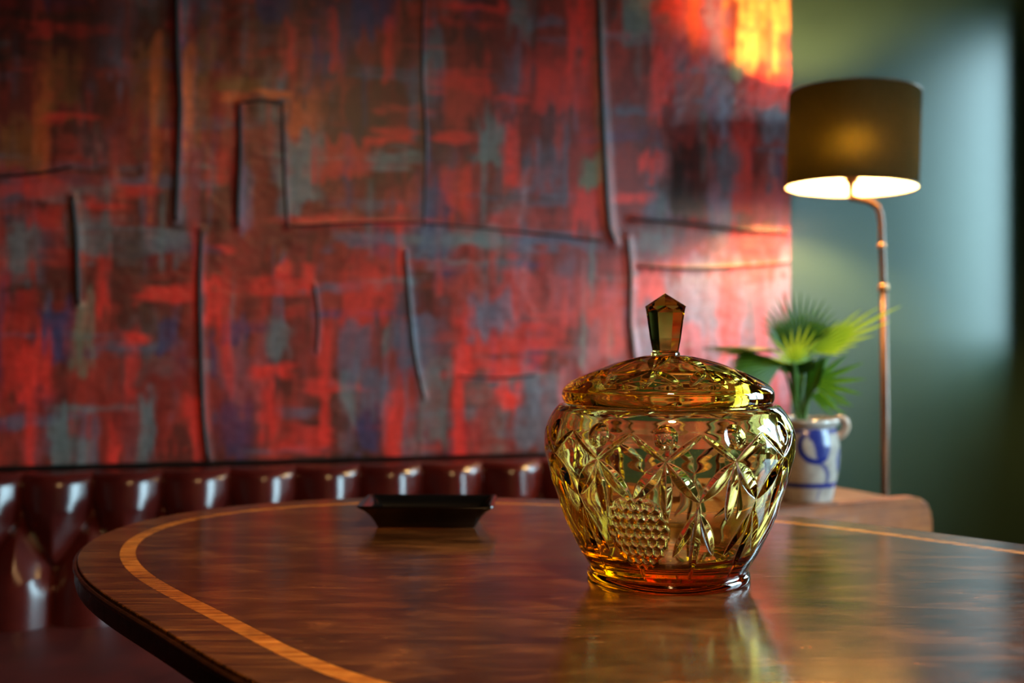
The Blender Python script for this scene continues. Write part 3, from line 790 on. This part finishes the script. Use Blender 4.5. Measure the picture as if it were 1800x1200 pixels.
    pol = lambda rr, a: (rr*math.sin(math.radians(a)), rr*math.cos(math.radians(a)))
    for k in range(8):
        A = k*45+2
        lleaf(*pol(34, A), *pol(118, A+22.5), 10, .5); lleaf(*pol(34, A), *pol(118, A-22.5), 10, .5)
        lleaf(*pol(112, A+22.5), *pol(176, A+22.5), 12, .55)
        lleaf(*pol(118, A+22.5), *pol(170, A+2), 9, .55); lleaf(*pol(118, A+22.5), *pol(170, A+43), 9, .55)
        lleaf(*pol(40, A+22.5), *pol(100, A+22.5), 9, .5)
    top = np.stack([gx*U, -gy*U, zz(y[:, None]+cl*.92)], -1)
    li = [(160, 708.4), (158, 712), (157, 724), (152, 728), (146, 726), (144, 712), (138, 690), (118, 673), (90, 660), (58, 649), (30, 643), (2, 641)]
    p2 = np.array(li, float); l2 = np.r_[0, np.cumsum(np.hypot(*np.diff(p2, axis=0).T))]; q2_ = np.linspace(0, l2[-1], 60)
    r2, y2 = pchip(q2_, l2, p2[:, 0]), pchip(q2_, l2, p2[:, 1])
    bot = np.stack([r2[:, None]*np.sin(tl)*U, -r2[:, None]*np.cos(tl)*U, zz(y2)[:, None].repeat(NTL, 1)], -1)
    V = np.concatenate([top, bot]); ml = V.shape[0]
    lid = fast_quads('lid', V.reshape(-1, 3), grid_quads(ml, NTL, True), M_glass, root)
    bm = bmesh.new(); bm.from_mesh(lid.data); bm.verts.ensure_lookup_table()
    for base in (0, (ml-1)*NTL): bm.faces.new([bm.verts[base+i] for i in range(NTL)])
    bmesh.ops.recalc_face_normals(bm, faces=bm.faces); bm.to_mesh(lid.data); bm.free()
    lid.location = (-2*U, 0, 0)
    # ---------------- faceted knob
    bm = bmesh.new()
    def kring(r, y, n, ph): return [bm.verts.new((r*U*math.sin(2*PI*(i+ph)/n), -r*U*math.cos(2*PI*(i+ph)/n), zz(y))) for i in range(n)]
    n = 8
    c0 = [bm.verts.new((v[0], v[1], v[2])) for v in [(25.5*U*math.sin(2*PI*i/32), -25.5*U*math.cos(2*PI*i/32), zz(626)) for i in range(32)]]
    c1 = [bm.verts.new((25*U*math.sin(2*PI*i/32), -25*U*math.cos(2*PI*i/32), zz(620))) for i in range(32)]
    c2 = [bm.verts.new((23*U*math.sin(2*PI*i/32), -23*U*math.cos(2*PI*i/32), zz(617.5))) for i in range(32)]
    for a, b in ((c0, c1), (c1, c2)):
        for i in range(32): bm.faces.new((a[i], a[(i+1) % 32], b[(i+1) % 32], b[i]))
    k0 = kring(24.5, 615.5, n, .28); k1 = kring(29, 594, n, .28)
    k2 = kring(36.3, 545, n, .28); k3 = kring(35.5, 538, n, .78); ap = bm.verts.new((-1*U, 0, zz(515)))
    for i in range(n):
        j = (i+1) % n
        bm.faces.new((k0[i], k0[j], k1[j], k1[i])); bm.faces.new((k1[i], k1[j], k2[j], k2[i]))
        bm.faces.new((k2[i], k2[j], k3[i])); bm.faces.new((k3[i], k2[j], k3[j])); bm.faces.new((k3[i], k3[j], ap))
    # bridge collar ring (32) to the eight-sided shaft
    for i in range(32):
        a = int(((i/32*n)-.28+.5) % n // 1) % n; b = int((((i+1)/32*n)-.28+.5) % n // 1) % n
        if a == b: bm.faces.new((c2[i], c2[(i+1) % 32], k0[a]))
        else: bm.faces.new((c2[i], c2[(i+1) % 32], k0[b], k0[a]))
    bm.faces.new(c0[::-1])
    knob = from_bm('knob', bm, M_glass, lid)
    knob.location = (-2*U, 0, 0)
build_jar()

# ------------------------------------------------------------------ black flared tray
def build_tray():
    c = Vector((-.0875, 1.077, TABLE_Z))
    prof = [(.0505, .0275, 0), (.0512, .0282, .0012), (.0535, .0300, .006), (.0572, .0328, .012), (.0625, .0366, .0175), (.0685, .0405, .0215), (.0700, .0415, .0228), (.0698, .0413, .0242), (.0680, .0398, .0240), (.0618, .0352, .0195), (.0565, .0315, .0135), (.0530, .0290, .0075), (.0500, .0265, .0045), (.0480, .0250, .0040)]
    n = 44; rad = .006
    V = []
    for hx, hy, z in prof:
        for k in range(n):
            a = 2*PI*(k+.5)/n; q = int(a//(PI/2)); loc = (a-q*PI/2)
            sx, sy = ((1, 1), (-1, 1), (-1, -1), (1, -1))[q]
            ca, sa = (math.cos(a), math.sin(a))
            V.append((sx*(hx-rad)+rad*ca, sy*(hy-rad)+rad*sa, z))
    V = np.array(V); m = len(prof)
    o = fast_quads('serving_tray', V, grid_quads(m, n, True), M_black)
    bm = bmesh.new(); bm.from_mesh(o.data); bm.verts.ensure_lookup_table()
    bm.faces.new([bm.verts[i] for i in range(n)]); bm.faces.new([bm.verts[(m-1)*n+i] for i in range(n)])
    bmesh.ops.recalc_face_normals(bm, faces=bm.faces); bm.to_mesh(o.data); bm.free(); sharpen(o, 50)
    o.location = c; o.rotation_euler = (0, 0, math.radians(-1.5))
    tag(o, 'small black lacquered tray with flared sides lying on the inlaid table', 'tray')
build_tray()

# ------------------------------------------------------------------ wooden side stand behind the table
ST_A = math.radians(25); SE = Vector((math.cos(ST_A), math.sin(ST_A), 0)); SN = Vector((-math.sin(ST_A), math.cos(ST_A), 0))
ST_TOP = .6855
def build_stand():
    right = Vector((.664, 1.617, 0)); w = .40; org = right-SE*w
    root = thing('side_cabinet', 'low brown wooden side cabinet with rounded front corner under the potted palm', 'cabinet', org+SE*(w/2))
    B = Matrix.Translation(-root.location) @ Matrix(((SE.x, SN.x, 0, org.x), (SE.y, SN.y, 0, org.y), (0, 0, 1, 0), (0, 0, 0, 1)))
    # front board with rounded upper corners
    bm = bmesh.new(); r = .038; z0, z1 = .40, ST_TOP+.002; th = .022
    pts = [(0, z0), (w, z0)]+[(w-r+r*math.cos(a), z1-r+r*math.sin(a)) for a in np.linspace(0, PI/2, 10)]+[(r-r*math.sin(a), z1-r+r*math.cos(a)) for a in np.linspace(0, PI/2, 10)]
    f0 = [bm.verts.new(B @ Vector((x, 0, z))) for x, z in pts]; f1 = [bm.verts.new(B @ Vector((x, th, z))) for x, z in pts]
    bm.faces.new(f0); fb = bm.faces.new(f1[::-1])
    for i in range(len(pts)):
        j = (i+1) % len(pts); bm.faces.new((f0[i], f1[i], f1[j], f0[j]))
    es = [e for e in bm.edges if (e.verts[0] in f0 and e.verts[1] in f0)]
    bmesh.ops.bevel(bm, geom=es, offset=.004, segments=3, profile=.5, affect='EDGES')
    fp = from_bm('front_board', bm, M_stand, root, True); sharpen(fp, 45)
    bm = bmesh.new(); add_box(bm, ((w-.055)/2, th+.085, ST_TOP-.009), (w-.055, .17, .018), B, .003, 2)
    from_bm('top_board', bm, M_stand_top, root)
    bm = bmesh.new(); add_box(bm, ((w-.06)/2, th+.08, .545), (w-.075, .158, .27), B, .002, 1)
    from_bm('carcass', bm, M_stand, root)
    for x in (.03, w-.09):
        for q in (.03, .16):
            bm = bmesh.new(); add_box(bm, (x, q, .2055), (.034, .034, .411), B, .004, 2)
            from_bm('leg', bm, M_stand, root)
build_stand()

# ------------------------------------------------------------------ stoneware crock with a young fan palm
PD = 1.585; PU = PD/1800
PC = Vector(((1416-900)/1800*PD, PD, ST_TOP-.0002))
def build_pot():
    root = thing('stoneware_pot', 'grey stoneware pot with cobalt blue brushwork and a small ear handle', 'pot', PC)
    zz = lambda y: (876-y)*PU
    prof = [(1, 876), (41, 876), (44, 874), (46, 868), (51, 845), (56, 820), (58, 796), (57.5, 775), (54, 757), (51, 748), (51.5, 744), (55.5, 741), (57, 737), (56, 732.5), (53, 731), (50, 733), (48, 742), (47.5, 752), (45, 756), (20, 757), (1, 757)]
    p = np.array(prof, float); l = np.r_[0, np.cumsum(np.hypot(*np.diff(p, axis=0).T))]
    m, n = 190, 144; q = np.linspace(0, l[-1], m); r, y = np.interp(q, l, p[:, 0]), np.interp(q, l, p[:, 1])
    th = np.linspace(0, 2*PI, n, endpoint=False)
    V = np.stack([r[:, None]*np.sin(th)*PU, -r[:, None]*np.cos(th)*PU, zz(y)[:, None].repeat(n, 1)], -1).reshape(-1, 3)
    m_, nt, b = new_mat('salt_glazed_stoneware')
    a = nt.nodes.new('ShaderNodeAttribute'); a.attribute_name = 'cobalt'
    nz = noise(nt, 70, 5, coords(nt)); clay = ramp(nt, nz.outputs['Fac'], [(.3, srgb(150, 140, 132)), (.7, srgb(182, 172, 162))])
    nt.links.new(mixc(nt, a.outputs['Fac'], clay, srgb(16, 34, 116)), b.inputs['Base Color'])
    b.inputs['Roughness'].default_value = .22; bump(nt, b, nz.outputs['Fac'], .12, .001)
    pot = fast_quads('crock', V, grid_quads(m, n, True), m_, root)
    bm = bmesh.new(); bm.from_mesh(pot.data); bm.verts.ensure_lookup_table()
    for base in (0, (m-1)*n): bm.faces.new([bm.verts[base+i] for i in range(n)])
    bmesh.ops.recalc_face_normals(bm, faces=bm.faces); bm.to_mesh(pot.data); bm.free()
    # cobalt brushwork: bands and a scroll
    TH = np.arctan2(np.sin(th), np.cos(th))[None, :].repeat(m, 0); YY = y[:, None].repeat(n, 1); X = TH*57
    out = (q < l[12])[:, None]
    def ss(d, w, e=2.5): return np.clip((w-d)/e+.5, 0, 1)
    mask = ss(np.abs(YY-844), 4.2); mask = np.maximum(mask, .85*ss(np.abs(YY-751), 4))
    def poly(pts, w, al=1.):
        nonlocal mask
        cur = catmull([Vector((a, b_, 0)) for a, b_ in pts], 8)
        for i, (a, b_) in enumerate(zip(cur[:-1], cur[1:])):
            dx, dy = b_.x-a.x, b_.y-a.y; L2 = dx*dx+dy*dy+1e-9
            t = np.clip(((X-a.x)*dx+(YY-a.y)*dy)/L2, 0, 1)
            ww = w*(.7+.5*math.sin(PI*i/len(cur)))
            mask = np.maximum(mask, al*ss(np.hypot(X-a.x-t*dx, YY-a.y-t*dy), ww))
    for sh in (0, 118, -118):
        poly([(-12+sh, 752), (-24+sh, 765), (-24+sh, 784), (-12+sh, 798), (6+sh, 802), (20+sh, 796)], 4.2)
        poly([(-4+sh, 756), (8+sh, 762), (14+sh, 778), (12+sh, 792)], 12.5, .95)
        poly([(8+sh, 755), (22+sh, 762), (20+sh, 778)], 6, .9)
        poly([(4+sh, 803), (18+sh, 812), (26+sh, 828), (24+sh, 842)], 3.4, .8)
        poly([(60+sh, 785), (52+sh, 800), (58+sh, 818)], 6, .75); poly([(44+sh, 752), (56+sh, 750)], 4, .8)
        poly([(12+sh, 850), (8+sh, 868)], 2.6, .5)
    mask = mask*out
    at_ = pot.data.attributes.new('cobalt', 'FLOAT', 'POINT'); at_.data.foreach_set('value', mask.ravel().astype(np.float32))
    # ear handle
    bm = bmesh.new()
    a = math.radians(78); d = Vector((math.sin(a), -math.cos(a), 0)); z = Vector((0, 0, 1))
    pt = lambda rr, yy: d*rr*PU+z*zz(yy)
    tube(bm, catmull([pt(50, 735), pt(58, 732), pt(66, 735), pt(69, 745), pt(65, 756), pt(58, 762), pt(52, 763)], 5), [.0058]*31, 12)
    from_bm('handle', bm, simple('handle_stoneware', srgb(176, 150, 130), .25, nscale=50, namt=.1), root, True)
    bm = bmesh.new(); bmesh.ops.create_circle(bm, cap_ends=True, radius=47*PU, segments=40, matrix=Matrix.Translation((0, 0, zz(750))))
    bmesh.ops.solidify(bm, geom=bm.faces[:], thickness=.004)
    from_bm('soil', bm, simple('potting_soil', srgb(38, 28, 20), .9, nscale=120, namt=.3, bumps=.8), root)
build_pot()

def build_palm():
    base = PC+Vector((-.008, 0, (876-750)*PU))
    root = thing('fan_palm', 'young green fan palm growing in the blue and grey pot', 'plant', base)
    def mleaf(name, c1, c2):
        m, nt, b = new_mat(name)
        n = noise(nt, 25, 4, coords(nt, (1, 1, 1)))
        nt.links.new(ramp(nt, n.outputs['Fac'], [(.3, c1), (.7, c2)]), b.inputs['Base Color'])
        b.inputs['Roughness'].default_value = .42; b.inputs['Specular IOR Level'].default_value = .3
        t = nt.nodes.new('ShaderNodeBsdfTranslucent'); t.inputs['Color'].default_value = tuple(min(1, x*1.6) for x in c2[:3])+(1,)
        mx = nt.nodes.new('ShaderNodeMixShader'); mx.inputs[0].default_value = .28
        out = nt.nodes['Material Output']
        nt.links.new(b.outputs[0], mx.inputs[1]); nt.links.new(t.outputs[0], mx.inputs[2]); nt.links.new(mx.outputs[0], out.inputs['Surface'])
        return m
    M1 = mleaf('palm_leaf', srgb(44, 82, 10), srgb(76, 118, 16)); M2 = mleaf('lit_palm_leaf', srgb(104, 140, 20), srgb(150, 176, 34)); M3 = mleaf('dark_palm_leaf', srgb(20, 48, 10), srgb(38, 74, 14))  # the yellow-green leaf is a lit copy: light on the front fronds put into colour
    M_stem = simple('palm_stem', srgb(70, 110, 36), .45, nscale=40, namt=.15)
    rnd = random.Random(4)
    def frond(hub, main, normal, spread, nl, length, width, mat, webb=.42, droop=.12, wl=None):
        """a pleated fan leaf: hub, main direction, facing normal (world), leaflets joined for a part of their length"""
        d = main.normalized(); nrm = (normal-d*normal.dot(d)).normalized(); s = d.cross(nrm).normalized()
        bm = bmesh.new(); K = 7
        for i in range(nl):
            f = (i/(nl-1)-.5)*2
            a = math.radians(spread/2)*f
            dirv = d*math.cos(a)+s*math.sin(a); side = (-d*math.sin(a)+s*math.cos(a))
            ln = length*(1-.28*abs(f)**1.6)*(wl[i] if wl else rnd.uniform(.92, 1.05))
            gap = math.radians(spread)/(nl-1)
            rows = []
            for k in range(K+1):
                t = k/K; rr = ln*t
                wfan = rr*math.tan(gap/2)*1.04+.0006
                wf = min(wfan, width*(1-((t-webb)/(1-webb))**1.7 if t > webb else 1))
                wf = max(wf, .0003)
                c = hub+dirv*rr-nrm*(droop*length*(t**2.2)*(.6+.6*abs(f)))-Vector((0, 0, 1))*(droop*.5*length*t**3)
                ridge = nrm*(wf*.45)
                rows.append((bm.verts.new(c-side*wf-ridge*.5), bm.verts.new(c+ridge*.5), bm.verts.new(c+side*wf-ridge*.5)))
            for r0, r1 in zip(rows[:-1], rows[1:]):
                bm.faces.new((r0[0], r0[1], r1[1], r1[0])); bm.faces.new((r0[1], r0[2], r1[2], r1[1]))
        Mi = Matrix.Translation(-base)
        for v in bm.verts: v.co = Mi @ v.co
        me = bpy.data.meshes.new('frond'); bm.to_mesh(me); bm.free()
        o = link('frond', me, mat, root)
        sm = bmesh.new()
        p0 = base+Vector((rnd.uniform(-.006, .006), rnd.uniform(-.006, .006), -.004)); mid = p0.lerp(hub, .55)+Vector((0, 0, .010))
        tube(sm, [Mi @ p for p in catmull([p0, mid, hub+d*.004], 6)], .0022, 8)
        st = from_bm('stem', sm, M_stem, o, True)
        return o
    UPv = Vector((0, 0, 1)); CAMV = Vector((-.25, -1, .1))
    # hub px, py, depth; direction in the picture plane (dx right, up) and depth
    def D(dx, up, dy=0): return Vector((dx, dy, up))
    frond(at(1394, 640, PD-.040), D(.12, 1, -.30), D(-.1, -1, .25), 150, 11, .064, .0034, M2, .22, .04)
    frond(at(1402, 612, PD+.020), D(.08, 1, .1), D(.0, -1, .3), 132, 17, .092, .0034, M3, .34, .02)
    frond(at(1422, 618, PD+.010), D(1, .52, -.05), D(-.3, .45, -1), 66, 11, .128, .0048, M2, .30, .02, wl=[.4, .5, .65, .9, 1.05, 1.24, 1.05, .85, .66, .58, .5])
    frond(at(1384, 618, PD-.010), D(-1, .10, -.20), D(.1, 1, .12), 64, 13, .146, .0048, M3, .5, .05)
    frond(at(1376, 636, PD-.030), D(-1, -.14, -.3), D(-.3, .6, -.9), 72, 11, .092, .0060, M1, .72, .06)
    frond(at(1430, 672, PD-.020), D(1, .10, -.2), D(0, .25, -1), 110, 7, .082, .0050, M1, .3, .04)
    frond(at(1418, 624, PD+.050), D(.30, 1, .4), D(-.1, -1, .4), 130, 17, .080, .0036, M1, .42, .04)
    frond(at(1388, 622, PD+.030), D(-.55, 1, .1), D(0, -1, .3), 110, 15, .076, .0034, M1, .40, .05)
    frond(at(1404, 660, PD-.012), D(-.3, 1, -.4), D(0, -1, -.2), 130, 13, .050, .0045, M3, .55, .06)
    frond(at(1414, 712, PD-.004), D(.35, 1, -.1), D(0, -1, .2), 44, 9, .085, .0050, M3, .75, .03)
    frond(at(1408, 716, PD-.008), D(-.12, 1, -.1), D(0, -1, .2), 36, 9, .085, .0050, M1, .75, .03)
    frond(at(1424, 694, PD-.002), D(1, -.25, -.2), D(0, .3, -1), 56, 5, .064, .0046, M1, .3, .04)
build_palm()

# ------------------------------------------------------------------ floor lamp
LD = 1.85
def build_lamp():
    foot = at(1562, 600, LD); foot.z = 0
    root = thing('floor_lamp', 'lit brass floor lamp with olive drum shade beside the potted palm', 'lamp', foot)
    inv = -foot
    P = lambda px, py, y=LD: at(px, py, y)+inv
    lathe('base', [(0, 0), (.11, 0), (.112, .006), (.10, .014), (.03, .022), (.014, .05), (0, .05)], 40, M_brass, root)
    bm = bmesh.new(); tube(bm, [Vector((0, 0, .03)), P(1553, 508)], .0070, 16); from_bm('pole', bm, M_brass, root, True)
    bm = bmesh.new(); tube(bm, [P(1553, 512), P(1552.8, 506), P(1552.5, 499)], [.0088, .0092, .0080], 16); from_bm('collar', bm, M_brass2, root, True)
    bm = bmesh.new(); tube(bm, catmull([P(1552.8, 505), P(1550, 430), P(1548.5, 388), P(1543, 366), P(1528, 355), P(1510, 350), P(1494, 347)], 6), .0058, 14)
    arm = from_bm('arm', bm, M_brass, root, True)
    bm = bmesh.new(); tube(bm, [P(1550, 436), P(1549.6, 428)], .0072, 14); from_bm('arm_joint', bm, M_brass2, arm, True)
    # shade: slightly tilted drum; the lining is a shell just inside it
    ctr_b, ctr_t = P(1496, 330), P(1501.5, 166)
    ax = (ctr_t-ctr_b); H = ax.length; ax.normalize(); ux = Vector((1, 0, 0)); ux = (ux-ax*ux.dot(ax)).normalized(); uy = ax.cross(ux)
    def drum(name, prof, mat, parent):
        n = 72
        V = [ctr_b+ax*z+(ux*math.cos(2*PI*i/n)+uy*math.sin(2*PI*i/n))*r for r, z in prof for i in range(n)]
        return from_arrays(name, V, grid_quads(len(prof), n, True), mat, parent)
    rb, rt = 112/1800*LD, 111.5/1800*LD
    sh = drum('lamp_shade', [(rb, 0), (rb*.998, H*.33), (rt*1.0, H*.66), (rt, H)], M_shade, root)
    drum('shade_lining', [(rb-.0012, .0005), (rb-.0014, H*.5), (rt-.0012, H-.0005)], M_lining, sh)
    for z, r in ((0, rb), (H, rt)):
        bm = bmesh.new(); n = 72
        tube(bm, [ctr_b+ax*z+(ux*math.cos(2*PI*i/n)+uy*math.sin(2*PI*i/n))*(r-.0006) for i in range(n+1)], .0013, 6, caps=False)
        from_bm('shade_rim', bm, M_brass, sh, True)
    # socket, spider and bulb
    bulb_c = ctr_b+ax*(75/1800*LD)
    bm = bmesh.new(); tube(bm, [ctr_b-ax*.020, ctr_b+ax*.006, ctr_b+ax*.012, ctr_b+ax*.042, ctr_b+ax*.046], [.005, .0055, .0125, .0125, .010], 18)
    sk = from_bm('socket', bm, M_brass, root, True)
    for k in range(3):
        a = 2*PI*k/3+.5; bm = bmesh.new()
        tube(bm, [ctr_t-ax*.016, ctr_t-ax*.016+(ux*math.cos(a)+uy*math.sin(a))*(rt-.001)], .0012, 6); from_bm('spider_arm', bm, M_brass, sk, True)
    bm = bmesh.new(); bmesh.ops.create_uvsphere(bm, u_segments=24, v_segments=14, radius=.026)
    for v in bm.verts:
        if v.co.z < 0: v.co.z *= 1.45; f = 1-.35*(-v.co.z/.038); v.co.x *= f; v.co.y *= f
        v.co = bulb_c+v.co
    from_bm('light_bulb', bm, M_bulb, root, True)
build_lamp()

# ------------------------------------------------------------------ ceiling pendant over the table (above the frame)
def build_pendant():
    p = Vector((.09, .20, 0)); z = 1.74
    root = thing('pendant_lamp', 'lit dark metal pendant lamp hanging from the ceiling', 'lamp', (p.x, p.y, CEIL))
    lathe('canopy', [(0, 0), (.05, 0), (.045, -.02), (0, -.03)], 24, M_brass, root)
    bm = bmesh.new(); tube(bm, [(0, 0, -.02), (0, 0, z+.20-CEIL)], .003, 8); from_bm('cord', bm, M_black, root, True)
    V, Q = lathe_arrays([(.018, z+.20-CEIL), (.05, z+.17-CEIL), (.12, z+.05-CEIL), (.15, z-.03-CEIL), (.147, z-.03-CEIL), (.117, z+.05-CEIL), (.048, z+.165-CEIL), (.016, z+.195-CEIL)], 48)
    fast_quads('pendant_shade', V, Q, M_brass, root)
    bm = bmesh.new(); bmesh.ops.create_uvsphere(bm, u_segments=20, v_segments=12, radius=.054, matrix=Matrix.Translation((0, 0, z+.02-CEIL)))
    from_bm('light_bulb', bm, M_pbulb, root, True)
build_pendant()
